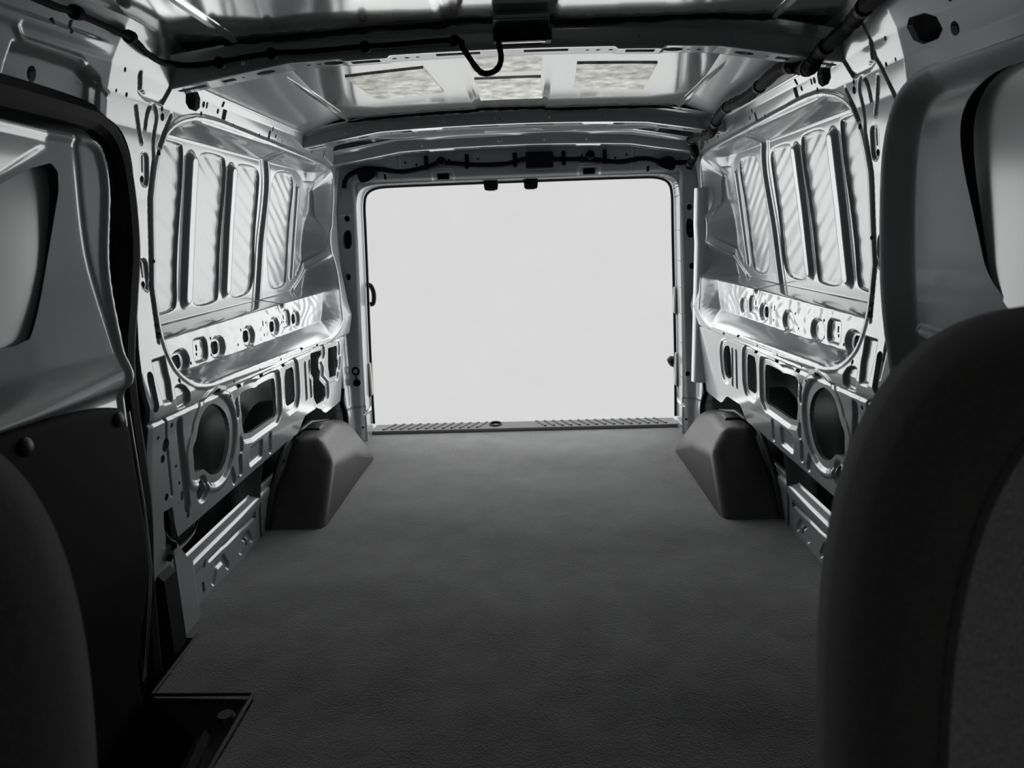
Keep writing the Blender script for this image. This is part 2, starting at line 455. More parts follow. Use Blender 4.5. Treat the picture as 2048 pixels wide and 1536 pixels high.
def wall_holes(Y, Z, side):
    h = np.full(Y.shape, BIG)
    mn = lambda a: np.minimum(h, a)
    for i, (hy, hz) in enumerate(STRIP):
        if side < 0 or i in (0, 3):
            h = mn(sd_box(Y, Z, hy, hz, .022, .019, .014))
    for hy in (1.905, 2.612):
        h = mn(sd_box(Y, Z, hy - .004, .712, .005, .009, .003)); h = mn(sd_cir(Y, Z, hy - .007, .695, .005))
    for p in ((1.973, .728), (1.966, .681), (1.841, .68), (2.189, .722), (2.155, .68), (2.378, .678), (2.402, .718), (2.56, .70)):
        h = mn(sd_cir(Y, Z, p[0], p[1], .0048))
    h = mn(sd_box(Y, Z, 2.376, .718, .004, .010, .002))
    for p in (CIRC, RECT, SMALL): h = mn(sd_poly(Y, Z, p))
    h = mn(sd_poly(Y, Z, IRR if side < 0 else IRR_R))
    if side < 0: h = mn(sd_poly(Y, Z, FARH))
    h = mn(sd_ell(Y, Z, 1.759, .35, .024, .026))
    for a, b, ha, hb in SLOTS: h = mn(sd_box(Y, Z, a, b, ha, hb, .002))
    for a, b, r in DOTS: h = mn(sd_cir(Y, Z, a, b, r))
    for a, b, ha, hb in RBOX: h = mn(sd_box(Y, Z, a, b, ha, hb, .003))
    h = mn(sd_poly(Y, Z, SQH))
    for (ey, ez) in ((1.645, 1.166), (1.606, .930)):
        h = mn(sd_box(Y, Z, ey + .001, ez + .012, .0035, .020, .003)); h = mn(sd_cir(Y, Z, ey, ez - .022, .008))
    h = mn(sd_line(Y, Z, [(1.527, .705), (1.509, .640)]) - .013)
    h = mn(sd_box(Y, Z, 1.673, .322, .008, .016, .002)); h = mn(sd_box(Y, Z, 1.64, .378, .006, .012, .004))
    if side < 0:
        h = mn(sd_poly(Y, Z, [(1.549, .372), (1.592, .368), (1.602, .321), (1.618, .279), (1.66, .225), (1.62, .19), (1.566, .276), (1.551, .333)]))
        h = mn(sd_ell(Y, Z, 1.343, 1.308, .010, .014))
        h = mn(sd_box(Y, Z, 1.375, 1.393, .004, .012, .002)); h = mn(sd_cir(Y, Z, 1.335, 1.392, .006))
    else:
        h = mn(sd_poly(Y, Z, chaikin([(1.478, 1.372), (1.40, 1.366), (1.385, 1.319), (1.460, 1.318)], 1)))
        h = mn(sd_ell(Y, Z, 1.362, 1.325, .010, .012)); h = mn(sd_cir(Y, Z, 1.355, 1.372, .005)); h = mn(sd_box(Y, Z, 1.33, 1.385, .003, .010, .002))
    return h

OPEN_L = chaikin([(-2, 1.262), (1.45, 1.262), (1.545, 1.250), (1.590, 1.200), (1.605, 1.12), (1.592, .986), (1.555, .877), (1.486, .707), (1.480, .427), (1.50, .2), (1.52, -.6), (-2, -.6)], 2)
OPEN_R = chaikin([(-2, 1.285), (1.40, 1.285), (1.50, 1.262), (1.535, 1.20), (1.545, 1.10), (1.515, .83), (1.465, .644), (1.45, .4), (1.45, -.6), (-2, -.6)], 2)

def build_wall(side):
    nm = 'left' if side < 0 else 'right'
    OPEN = OPEN_L if side < 0 else OPEN_R
    st = .0032
    def sdopen(Y, Z):
        return sd_poly(Y, Z, OPEN)
    pos = lambda Y, Z: (side * wallD(Y, Z, side), Y, Z)
    zseam = lambda Y: .602 - .0305 * (Y - 1.52)
    lipv = (side * .012, 0, 0)
    def s_root(Y, Z):
        low = np.maximum(Y - 1.598, zseam(Y) - Z)      # >0 inside the lower panel region when both
        lowreg = np.minimum(zseam(Y) - Z, Y - 1.598)   # positive inside the lower panel
        s = np.minimum(sd_poly(Y, Z, RECESS), -lowreg)
        s = np.minimum(s, wall_holes(Y, Z, side))
        s = np.minimum(s, sdopen(Y, Z))
        # foot of the pillar
        return s
    root = sheet('wall_' + nm, .85, 3.29, -.08, 1.46, st, pos, M['paint'], None, s_root, lipv)
    tag(root, kind='structure')
    # window surround
    def s_sur(Y, Z):
        s = np.minimum(-sd_poly(Y, Z, RECESS), Z - .774)
        for p in PANELS: s = np.minimum(s, sd_poly(Y, Z, p) + .0005)
        return s
    sheet('window_surround', 1.6, 3.26, .76, 1.33, st, pos, M['paint'], root, s_sur)
    for p in PANELS:
        q = np.array(p)
        sheet('skin_panel', q[:, 0].min() - .01, q[:, 0].max() + .01, q[:, 1].min() - .01, q[:, 1].max() + .01, .005, pos, M['skin'], root,
              lambda Y, Z, p=p: np.minimum(-sd_poly(Y, Z, p), -sd_poly(Y, Z, RECESS)))
    sheet('belt_rail', 1.6, 3.26, .56, .80, st, pos, M['paint'], root,
          lambda Y, Z: np.minimum(np.minimum(-sd_poly(Y, Z, RECESS), .774 - Z), wall_holes(Y, Z, side)), lipv)
    def s_low(Y, Z):
        s = np.minimum(zseam(Y) - Z, Y - 1.598)
        ze = .276 - .03 * ss(2.4, 3.2, Y) + .05 * ss(2.55, 2.65, Y) * ss(2.95, 2.8, Y)
        s = np.minimum(s, Z - ze)
        s = np.minimum(s, np.where(Y < 1.70, Z - (.02 + 0 * Y), 1)) if False else s
        return np.minimum(s, wall_holes(Y, Z, side))
    sheet('lower_panel', 1.59, 3.19, .22, .61, st, pos, M['paint'], root, s_low, lipv)
    # rocker beam along the floor
    def rock_pos(Y, Z):
        D = .905 - .004 * ss(.09, .11, Z) + .03 * ss(.125, .15, Z)
        D = D + .006 * ss(.006, .003, sd_line(Y, Z, [(1.86, .093), (2.2, .083)]))
        D = D + .008 * ss(.014, .006, sd_line(Y, Z, [(1.87, .02), (1.90, .055), (1.95, .055), (1.97, .02)]))
        D = D + .008 * ss(.014, .006, sd_line(Y, Z, [(2.07, .02), (2.10, .05), (2.14, .05), (2.16, .02)]))
        return (side * D, Y, Z)
    def rock_sol(Y, Z):
        s = np.full(Y.shape, BIG)
        for a, b, ha, hb in ((1.83, .098, .007, .012), (2.21, .086, .009, .012), (2.116, .034, .008, .014), (1.81, .036, .008, .016)):
            s = np.minimum(s, sd_box(Y, Z, a, b, ha, hb, .004))
        return s
    sheet('rocker_panel', 1.66, 2.6, -.02, .15, .004, rock_pos, M['paint'], root, rock_sol, lipv)
    # foot gusset of the pillar
    def foot_pos(Y, Z):
        D = .87 + .04 * ss(1.70, 1.78, Y) + .03 * ss(.10, 0, Z) * 0
        return (side * D, Y, Z)
    foot = chaikin([(1.60, .27), (1.63, .27), (1.70, .165), (1.79, .135), (1.80, .02), (1.82, -.03), (1.72, -.06), (1.53, -.06), (1.515, .18)], 1)
    def foot_sol(Y, Z):
        s = -sd_poly(Y, Z, foot)
        s = np.minimum(s, sd_cir(Y, Z, 1.76, -.01, .008)); s = np.minimum(s, sd_cir(Y, Z, 1.72, .09, .005))
        return s
    sheet('pillar_foot', 1.5, 1.84, -.07, .29, .004, foot_pos, M['paint'], root, foot_sol, lipv)
    # outer skin seen through the cutouts, closes the body side
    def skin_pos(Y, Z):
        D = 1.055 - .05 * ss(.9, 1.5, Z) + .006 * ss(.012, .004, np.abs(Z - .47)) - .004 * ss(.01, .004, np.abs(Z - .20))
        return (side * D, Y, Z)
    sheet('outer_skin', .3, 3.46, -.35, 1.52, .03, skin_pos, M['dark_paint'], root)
    # inner wheel housing seen through the round cutout
    mb = MB()
    N = 24
    for k, (rx, xo) in enumerate(((.30, .99), (.30, .93), (.27, .90))):
        for j in range(N + 1):
            a = math.pi * j / N
            mb.v.append((side * xo, 2.55 - (rx + .06) * math.cos(a) * .95, -.02 + (rx + .12) * math.sin(a)))
    for k in range(2):
        for j in range(N):
            b0 = k * (N + 1) + j
            mb.f.append((b0, b0 + 1, b0 + N + 2, b0 + N + 1))
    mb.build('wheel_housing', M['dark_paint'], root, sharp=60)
    return root

wl = build_wall(-1)
wr = build_wall(1)
tag(wl, 'silver stamped steel body side behind the sliding door, holes along its lower half')
tag(wr, 'silver stamped steel body side behind the driver seat, holes along its lower half')

# ------------------------------------------------------------------ ceiling
def zroof(y): return np.interp(y, [-2, 1.7, 2.75, 3.2, 3.5], [1.50, 1.456, 1.433, 1.410, 1.398])
def roof_pos(X_, Y):
    ax = np.abs(X_)
    z = zroof(Y) - .010 * (X_ / .53) ** 2
    z = np.where(ax > .53, zroof(Y) - .010 - (ax - .53) * .045, z)
    z = z + .005 * ss(.123, .119, ax)
    return (X_, Y, z)
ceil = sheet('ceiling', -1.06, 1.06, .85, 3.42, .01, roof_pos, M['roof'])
tag(ceil, 'glossy silver roof skin crossed by three ribs', kind='structure')

# lengthwise bead strips of the roof skin, one mesh each
for sx in (-1, 1):
    for (y0, y1) in ((.9, 1.70), (1.86, 2.70), (2.86, 3.18)):
        mb = MB()
        n = 10
        for i in range(n + 1):
            y = y0 + (y1 - y0) * i / n
            z = float(roof_pos(np.array(.598), np.array(y))[2])
            for dx, dz in ((-.008, .001), (-.004, -.006), (.006, -.008), (.010, .001)):
                mb.v.append((sx * (.598 + dx), y, z + dz))
        for i in range(n):
            for j in range(3):
                a = i * 4 + j
                mb.f.append((a, a + 1, a + 5, a + 4))
        mb.build('roof_bead', M['roof'], ceil, sharp=20)

def build_rib(y0, y1, zb, holes):
    """hat section across the roof: param u = x, v = length along the section"""
    ht = .050
    prof = np.array([(y0 - .050, ht + .004), (y0 - .030, ht - .002), (y0 - .012, ht - .012), (y0 - .004, .010), (y0, .003), (y0 + .006, 0), (y1 - .006, 0), (y1, .003), (y1 + .004, .010), (y1 + .012, ht - .010), (y1 + .03, ht)])
    L = np.concatenate([[0], np.cumsum(np.hypot(*np.diff(prof, axis=0).T))])
    L0 = L[5]
    def pos(X_, V):
        y = np.interp(V + L0, L, prof[:, 0]); h = np.interp(V + L0, L, prof[:, 1])
        ax = np.abs(X_)
        drop = .012 * (ax / .5) ** 2 * (ax < .5) + (ax >= .5) * (.012 + .16 * (ax - .5))
        z = zb + .006 - drop + h * (1 + .35 * ss(.45, .8, ax) * 0)
        # locally raised pad round the rectangular hole
        pad = ss(.004, -.004, sd_box(ax, V, .32, (y1 - y0) / 2 - .008, .055, .028, .004)) * (V > -.004) * (V < (y1 - y0))
        z = z - .004 * pad
        y = y + .010 * np.sin(X_ * 9) * ss(.035, .05, h)
        return (X_, y, z)
    def sol(X_, V):
        s = np.full(X_.shape, BIG)
        ax = np.abs(X_)
        wv = (y1 - y0) / 2 - .008
        s = np.minimum(s, sd_box(ax, V, .103, wv - .008, .052, .011, .001))
        s = np.minimum(s, sd_box(ax, V, .322, wv - .006, .034, .013, .001))
        s = np.minimum(s, sd_ell(ax, V, .40, wv, .023, .017))
        s = np.minimum(s, sd_ell(ax, V, .565, wv, .022, .014))
        s = np.minimum(s, sd_box(ax, V, .655, wv, .016, .011, .001))
        s = np.minimum(s, sd_box(ax, V, .745, wv, .035, .010, .008))
        for q, r in ((.20, .005), (.225, .006), (.255, .006), (.435, .005), (.46, .006), (.62, .004)):
            s = np.minimum(s, sd_cir(ax, V, q, wv, r))
        for q in holes:
            s = np.minimum(s, sd_cir(X_, V, q, -.024, .0055))
        return s
    return sheet('roof_rib', -.80, .80, -L0 + 1e-4, L[-1] - L0 - 1e-4, .004, pos, M['paint'], ceil, sol, (0, 0, .012))
ribs_built = []
ribs_built.append(build_rib(1.738, 1.815, 1.405, (-.60, -.585, .31, .52)))
ribs_built.append(build_rib(2.740, 2.835, 1.383, (-.25, -.06, -.045, .14, .33, -.62, .62)))
build_rib(3.185, 3.275, 1.358, (-.40, -.07, -.055, .13, .31))

# felt pads stuck to the roof skin
for pts in ([(-.452, 2.09), (-.225, 2.05), (-.205, 2.36), (-.430, 2.41)], [(.196, 2.07), (.418, 2.08), (.43, 2.40), (.208, 2.375)],
            [(-.103, 1.90), (.098, 1.90), (.102, 2.150), (-.097, 2.158)], [(-.099, 2.234), (.100, 2.236), (.110, 2.533), (-.100, 2.534)]):
    mb = MB()
    n = 6
    P4 = [np.array(p) for p in pts]
    for dz in (0.002, -.004):
        for i in range(n + 1):
            for j in range(n + 1):
                a = i / n; b = j / n
                p = P4[0] * (1 - a) * (1 - b) + P4[1] * a * (1 - b) + P4[2] * a * b + P4[3] * (1 - a) * b
                mb.v.append((p[0], p[1], float(roof_pos(np.array(p[0]), np.array(p[1]))[2]) + dz))
    K = (n + 1) ** 2
    for i in range(n):
        for j in range(n):
            a = i * (n + 1) + j
            mb.f.append((K + a, K + a + 1, K + a + n + 2, K + a + n + 1))
    ring = [i * (n + 1) for i in range(n + 1)] + [n * (n + 1) + j for j in range(1, n + 1)] + [i * (n + 1) + n for i in range(n - 1, -1, -1)] + [j for j in range(n - 1, 0, -1)]
    for i in range(len(ring)):
        a, b = ring[i], ring[(i + 1) % len(ring)]
        mb.f.append((a, b, K + b, K + a))
    tag(mb.build('felt_pad', M['pad'], ceil, sharp=30), 'mottled beige grey felt pad')

# sealant rope between the first rib and the roof skin
for (yy, zz, nm_) in ((1.692, 1.449, 0), (2.700, 1.425, 1)):
    pts = []
    for i in range(81):
        x = -.72 + 1.44 * i / 80
        pts.append((x, yy + random.uniform(-.003, .003) + .010 * math.sin(x * 9), float(roof_pos(np.array(x), np.array(yy))[2]) - .004 + random.uniform(-.002, .002)))
    mb = MB(); mb.tube(pts, .006, 6)
    mb.build('sealant_rope', M['rubber'], ribs_built[nm_])

# ------------------------------------------------------------------ rear frame around the open doorway
OPENING = chaikin([(-.784, -.3), (-.784, 0), (-.775, .4), (-.757, .85), (-.750, 1.05), (-.748, 1.150), (-.735, 1.205), (-.685, 1.230), (-.60, 1.234), (0, 1.236), (.60, 1.236), (.685, 1.232), (.735, 1.207), (.748, 1.150), (.750, 1.05), (.757, .85), (.775, .4), (.784, 0), (.784, -.3)], 2)
def rear_pos(X_, Z):
    ax = np.abs(X_)
    e = .735 + .05 * np.clip((1.1 - Z) / 1.1, 0, 1)
    dx = np.clip(ax - e - .005, 0, 1)
    dz = np.clip(Z - 1.236, 0, 1)
    y = 3.335 - .30 * np.minimum(dx, .12) - .35 * np.minimum(dz, .14)
    y = y + .012 * ss(.02, 0, np.minimum(dx + dz * 10, dz + dx * 10))
    y = y - .05 * ss(.835, .86, ax)
    y = y - .5 * np.clip(ax - .80, 0, .1) * 0
    # step seam of the pillar foot and press lines
    y = y + .006 * ss(.182, .176, Z) * ss(1.0, .9, ax)
    y = y + .003 * ss(.004, .001, np.abs(Z - 1.10)) * (ax > .7)
    y = y + .003 * ss(.004, .001, np.abs(ax - .53)) * (Z > 1.24)
    # raised cups round the two slots over the doorway
    c = sd_box(ax, Z, .333, 1.252, .045, .026, .012)
    y = y - .010 * ss(.012, -.004, c)
    return (X_, y, Z)
def rear_sol(X_, Z):
    ax = np.abs(X_)
    s = sd_poly(X_, Z, OPENING)
    mn = lambda q: np.minimum(s, q)
    s = mn(sd_box(ax, Z, .333, 1.256, .028, .013, .001))
    s = mn(sd_poly(ax, Z, chaikin([(.776, 1.03), (.80, 1.03), (.816, 1.005), (.818, .945), (.779, .945)], 1)))
    s = mn(sd_ell(ax, Z, .790, 1.082, .012, .014))
    s = mn(sd_ell(ax, Z, .806, .815, .011, .015))
    s = mn(sd_box(ax, Z, .80, .301, .010, .012, .008)); s = mn(sd_cir(ax, Z, .785, .14, .010)); s = mn(sd_cir(ax, Z, .80, .07, .006))
    s = mn(sd_box(X_, Z, -.60, 1.262, .005, .012, .002)); s = mn(sd_box(X_, Z, .60, 1.258, .006, .012, .002))
    for q in ((.45, 1.31), (.17, 1.325), (.13, 1.30), (.30, 1.325), (.50, 1.32)): s = mn(sd_cir(ax, Z, q[0], q[1], .0055))
    for q in ((.765, 1.16), (.79, .87), (.79, .66), (.80, .60), (.80, .55), (.795, .46), (.80, .42), (.785, .37)): s = mn(sd_cir(ax, Z, q[0], q[1], .004))
    return s
wrear = sheet('wall_rear', -1.07, 1.07, -.3, 1.41, .005, rear_pos, M['paint'], None, rear_sol, (0, .12, 0))
tag(wrear, 'silver steel frame around the open rear doorway', kind='structure')
# black plates added behind the frame holes to stand for shade inside them
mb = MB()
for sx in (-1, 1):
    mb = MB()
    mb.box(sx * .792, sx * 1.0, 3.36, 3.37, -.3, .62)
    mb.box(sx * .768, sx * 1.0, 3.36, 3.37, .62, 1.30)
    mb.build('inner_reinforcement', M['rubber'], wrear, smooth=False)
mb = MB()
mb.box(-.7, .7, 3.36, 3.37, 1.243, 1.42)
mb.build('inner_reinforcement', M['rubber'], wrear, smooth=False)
# weather strip round the opening
pts = [(p[0] * .992, 3.478, p[1] - .004) for p in OPENING if p[1] > -.02]
i0 = 0
mb = MB(); mb.tube(sorted(pts, key=lambda p: math.atan2(p[0], p[2] - .3)), .007, 8)
mb.build('weather_strip', M['rubber'], wrear)
# inner cover channel beside the right rear pillar
for sx in (1,):
    mb = MB()
    prof = [(.797, 3.24), (.800, 3.215), (.812, 3.20), (.85, 3.185), (.885, 3.18)]
    zs = np.linspace(.285, 1.16, 12)
    for z in zs:
        for (x, y) in prof: mb.v.append((sx * (x - .006 * (z > 1.0)), y, z))
    for i in range(len(zs) - 1):
        for j in range(len(prof) - 1):
            a = i * len(prof) + j
            mb.f.append((a, a + 1, a + len(prof) + 1, a + len(prof)))
    mb.build('pillar_cover', M['paint'], wrear, sharp=40)

# added grey board far behind the van, keeps the doorway view dimmer than the sky
scr = empty('distant_wall', (0, 20, -5.2))
tag(scr, 'plain pale grey wall seen far behind through the open rear doorway', 'wall')
sheet('wall_face', -5.0, 4.7, -5.2, 3.0, .3, lambda X_, Z: (X_, 20 + 0 * Z, Z), M['screen'], scr)
mb = MB(); mb.box(-5.0, 4.7, 20.01, 20.3, -5.2, 3.0); mb.build('wall_core', M['dark_paint'], scr, smooth=False)

# ------------------------------------------------------------------ floor, sill, step well
mb = MB()
WELL = [(-.86, 1.62), (-.829, 1.375), (-.596, 1.372), (-.588, .2)]
def floor_sol(X_, Y):
    return sd_poly(X_, Y, [(-1.2, 1.61), (-.836, 1.61), (-.828, 1.375), (-.594, 1.372), (-.588, .1), (-1.2, .1)])
def floor_pos(X_, Y):
    z = .0035 * np.sin(X_ * 3.1 + 1) * np.sin(Y * 2.7) + .002 * np.sin(X_ * 11 + Y * 6) * np.sin(Y * 7 - X_ * 3)
    z = z + .0028 * np.sin(Y * 8.3 + .7 * np.sin(X_ * 2.4) + .4) + .0016 * np.sin(Y * 15.1 - X_ * 2.1) * np.sin(X_ * 3.3 + .5)
    z = z * ss(3.44, 3.2, Y) - .003 * ss(3.44, 3.2, Y)
    return (X_, Y, z - .002)
fl = sheet('floor', -1.06, 1.06, .25, 3.60, .02, floor_pos, M['floor'], None, floor_sol, (0, 0, -.03))
tag(fl, 'charcoal vinyl cargo floor', kind='structure')
# lip moulding along the step well
mb = MB()
mb.tube([(-.838, 1.62, .002), (-.830, 1.378, .002), (-.597, 1.375, .002), (-.590, .30, .002)], .0045, 8)
mb.build('well_edge_lip', M['sillp'], fl)
# vertical drop of the well and its lower tread
well = empty('step_well', (-.8, 1.2, -.18))
tag(well, 'black moulded step well inside the sliding door, beside the passenger seat', 'step')
mb = MB()
mb.add([(-.83, 1.61, -.01), (-.825, 1.38, -.01), (-.60, 1.378, -.01), (-.592, .88, -.01), (-.84, 1.61, -.012), (-.87, 1.61, -.012), (-.87, 1.40, -.05), (-.70, 1.30, -.05), (-.66, .88, -.05)],
       [(0, 1, 6, 5), (1, 2, 7, 6), (2, 3, 8, 7)])
mb.build('rim', M['plastic'], well, smooth=False)
mb = MB()
mb.add([(-.87, 1.40, -.05), (-.70, 1.30, -.05), (-.66, .88, -.05), (-.87, 1.38, -.20), (-.72, 1.28, -.20), (-.68, .88, -.20), (-.87, .88, -.20)],
       [(0, 1, 4, 3), (1, 2, 5, 4), (3, 4, 5, 6)])
mb.build('tray', M['rubber'], well, smooth=False)
for (x0, y0, x1, y1, wd) in ((-.672, 1.29, -.650, 1.12, .020), (-.640, 1.235, -.630, 1.16, .018), (-.648, 1.14, -.640, 1.06, .018)):
    mb = MB()
    mb.add([(x0, y0, -.020), (x0 + wd, y0 - .02, -.016), (x1 + wd, y1, -.016), (x1, y1, -.020), (x0, y0, -.045), (x0 + wd, y0 - .02, -.045), (x1 + wd, y1, -.045), (x1, y1, -.045)],
           [(0, 1, 2, 3), (0, 1, 5, 4), (1, 2, 6, 5), (2, 3, 7, 6), (3, 0, 4, 7)])
    mb.build('tread_block', M['sillp'], well, smooth=False)
mb = MB()
mb.tube([(-.636, 1.318, -.012), (-.636, 1.318, -.004)], [.020, .016], 16)
mb.build('fastener', M['plastic'], well)

# rear sill plate
sill = empty('trim_1', (0, 3.52, 0))
tag(sill, 'grey ribbed plastic sill plate across the rear doorway', kind='structure')
def sill_pos(X_, Y):
    z = -.006 + .020 * ss(3.449, 3.460, Y) - .016 * ss(3.585, 3.615, Y)
    return (X_, Y, z)
def sill_sol(X_, Y): return np.minimum(sd_ell(X_, Y, -.150, 3.545, .030, .040), .785 - np.abs(X_))
sbase = sheet('sill_base', -.79, .79, 3.448, 3.62, .006, sill_pos, M['sillp'], sill, sill_sol, (0, 0, -.01))
for i in range(34):
    x = -.73 + i * (1.46 / 33)
    if abs(x) < .10 or -.2 < x < -.1: continue
    sk = .045 * (-1 if x < 0 else 1)
    mb = MB()
    y0, y1 = 3.487, 3.585
    for y, dx in ((y0, 0), (y1, -sk)):
        mb.v += [(x + dx - .008, y, .012), (x + dx - .005, y, .0185), (x + dx + .005, y, .0185), (x + dx + .008, y, .012)]
    mb.f += [(0, 1, 5, 4), (1, 2, 6, 5), (2, 3, 7, 6), (0, 1, 2, 3), (4, 5, 6, 7)]
    mb.build('tread_rib', M['sillp'], sbase, smooth=False)
mb = MB(); mb.tube([(-.150 + .031 * math.cos(a), 3.545 + .041 * math.sin(a), .016) for a in np.linspace(0, math.pi * 2, 25)], .004, 6)
mb.build('keyhole_ring', M['rubber'], sbase)
mb = MB(); mb.tube([(-.150, 3.545, .002), (-.150, 3.545, .004)], [.03, .028], 20)
mb.build('striker_cap', M['steel'], sbase)

# ------------------------------------------------------------------ wheel arch covers
def arch(side, label):
    import bmesh
    root = empty('wheel_arch_cover', (side * .80, 2.7, 0))
    tag(root, label, 'wheel arch', 'black plastic wheel arch covers')
    bm = bmesh.new()
    st = [  # y at z=0, and the ring of the section (x, y, z)
        [(.695, 2.285, -.002), (.699, 2.475, .190), (.762, 2.535, .258), (.872, 2.54, .262), (.912, 2.285, -.002)],
        [(.695, 2.80, -.002), (.699, 2.80, .130), (.780, 2.80, .245), (.880, 2.80, .252), (.912, 2.80, -.002)],
        [(.695, 3.10, -.002), (.701, 3.08, .026), (.800, 3.09, .170), (.888, 3.10, .190), (.912, 3.13, -.002)]]
    V = [[bm.verts.new((side * x, y, z)) for (x, y, z) in s_] for s_ in st]
    for i in range(2):
        for j in range(4):
            bm.faces.new((V[i][j], V[i][j + 1], V[i + 1][j + 1], V[i + 1][j]))
    bm.faces.new(V[0]); bm.faces.new(V[2])
    bmesh.ops.recalc_face_normals(bm, faces=bm.faces)
    ed = [e for e in bm.edges if not (abs(e.verts[0].co.z) < .01 and abs(e.verts[1].co.z) < .01) and not all(abs(v.co.y - 2.80) < .01 for v in e.verts) and len(e.link_faces) == 2]
    bmesh.ops.bevel(bm, geom=ed, offset=.042, segments=7, profile=.55, affect='EDGES', clamp_overlap=True)
    me = bpy.data.meshes.new('shell'); bm.to_mesh(me); bm.free()
    me.shade_smooth(); me.set_sharp_from_angle(angle=math.radians(50))
    me.materials.append(M['arch'])
    o = bpy.data.objects.new('shell', me); C.objects.link(o); o.parent = root
    o.matrix_parent_inverse = Matrix.Translation(-root.location)
    # outer flange against the wall
    mb = MB()
    mb.tube([(side * .905, 2.285, 0), (side * .900, 2.36, .12), (side * .885, 2.48, .24), (side * .884, 2.54, .254), (side * .888, 2.82, .244), (side * .892, 3.08, .180), (side * .90, 3.12, .10), (side * .905, 3.13, 0)], .010, 8)
    mb.build('flange', M['plastic'], root)
    # moulded notch on the top
    mb = MB()
    mb.box(side * .80, side * .862, 2.66, 2.72, .246, .262, .003)
    mb.build('notch_tab', M['plastic'], root)
    mb = MB()
    mb.box(side * .870, side * .882, 2.62, 2.645, .25, .305, .003)
    mb.build('clip', M['plastic'], root)
    mb = MB()
    mb.box(side * .870, side * .882, 2.57, 2.59, .25, .297, .003)
    mb.build('clip', M['plastic'], root)
    return root
arch(-1, 'black plastic wheel arch cover below the left wall, on the sliding door side')
arch(1, 'black plastic wheel arch cover below the right wall, nearest the driver seat')

# ------------------------------------------------------------------ wiring
def harness(pts, r, label, name='wire_harness', n=10, samples=8, bumps=0.0):
    sp = spline(pts, samples)
    root = empty(name, tuple(sp[0]))
    tag(root, label, 'cable')
    mb = MB()
    rr = [r * (1 + random.uniform(-bumps, bumps)) for _ in sp]
    mb.tube(sp, rr, n)
    mb.build('cable', M['tape'], root)
    return root, sp

h1, sp1 = harness([(-.742, .95, 1.392), (-.739, 1.25, 1.396), (-.738, 1.33, 1.402), (-.735, 1.5, 1.402), (-.742, 1.57, 1.392), (-.745, 1.63, 1.388), (-.735, 1.675, 1.392), (-.70, 1.684, 1.390), (-.638, 1.686, 1.395), (-.522, 1.70, 1.412), (-.442, 1.70, 1.412),
      (-.308, 1.70, 1.418), (-.248, 1.705, 1.420), (-.104, 1.705, 1.424), (-.084, 1.68, 1.401), (-.052, 1.665, 1.353), (-.031, 1.66, 1.343), (-.009, 1.67, 1.354), (0, 1.68, 1.379), (-.006, 1.69, 1.418)],
     .0065, 'thin black cable along the nearest roof rib, hanging in a loop at the middle', bumps=.08)
for p in ((-.738, 1.33, 1.402), (-.737, 1.5, 1.405), (-.64, 1.695, 1.395), (-.522, 1.706, 1.412), (-.308, 1.706, 1.418), (-.104, 1.71, 1.424)):
    mb = MB(); mb.tube([(p[0], p[1] - .014, p[2]), (p[0], p[1] - .006, p[2]), (p[0], p[1] + .010, p[2] + .002)], [.008, .013, .012], 12)
    mb.build('clip', M['tape'], h1)
h2, sp2 = harness([(.70, 1.2, 1.405), (.702, 1.45, 1.398), (.714, 1.56, 1.387), (.704, 1.68, 1.363), (.705, 1.73, 1.343), (.707, 1.80, 1.358), (.692, 1.83, 1.368), (.690, 1.92, 1.374), (.700, 2.18, 1.362), (.700, 2.38, 1.368), (.706, 2.52, 1.362), (.712, 2.60, 1.340), (.715, 2.68, 1.320),
      (.738, 2.95, 1.345), (.735, 3.08, 1.345), (.760, 3.12, 1.31), (.770, 3.16, 1.289), (.765, 3.2, 1.268), (.761, 3.22, 1.248)],
     .0165, 'thick black taped cable bundle along the right roof rail', bumps=.10, samples=10)
for i in range(12, len(sp2) - 1, 16):
    mb = MB(); d = (sp2[i + 1] - sp2[i]).normalized() * .007
    mb.tube([sp2[i] - d, sp2[i] + d], .0185, 12)
    mb.build('tape_band', M['rubber'], h2)
h3, sp3 = harness([(-.777, 3.270, 1.215), (-.772, 3.270, 1.245), (-.75, 3.280, 1.273), (-.691, 3.295, 1.297), (-.612, 3.307, 1.294), (-.522, 3.320, 1.282), (-.408, 3.307, 1.296), (-.332, 3.295, 1.311), (-.182, 3.307, 1.299), (-.047, 3.307, 1.298), (.043, 3.295, 1.314), (.178, 3.300, 1.310),
      (.334, 3.305, 1.304), (.468, 3.317, 1.291), (.579, 3.307, 1.300), (.668, 3.307, 1.280), (.77, 3.280, 1.274)], .0115, 'black cable across the header above the open rear doorway', bumps=.12)
for x in (-.403, -.219, -.002, .217, .401):
    mb = MB(); mb.box(x - .009, x + .009, 3.287, 3.299, 1.282, 1.345, .003)
    mb.build('strap', M['tape'], h3)
for x, z in ((-.335, 1.318), (.336, 1.322)):
    mb = MB(); mb.tube([(x, 3.270, z), (x, 3.280, z), (x, 3.307, z)], [.014, .020, .020], 14)
    mb.build('grommet', M['tape'], h3)
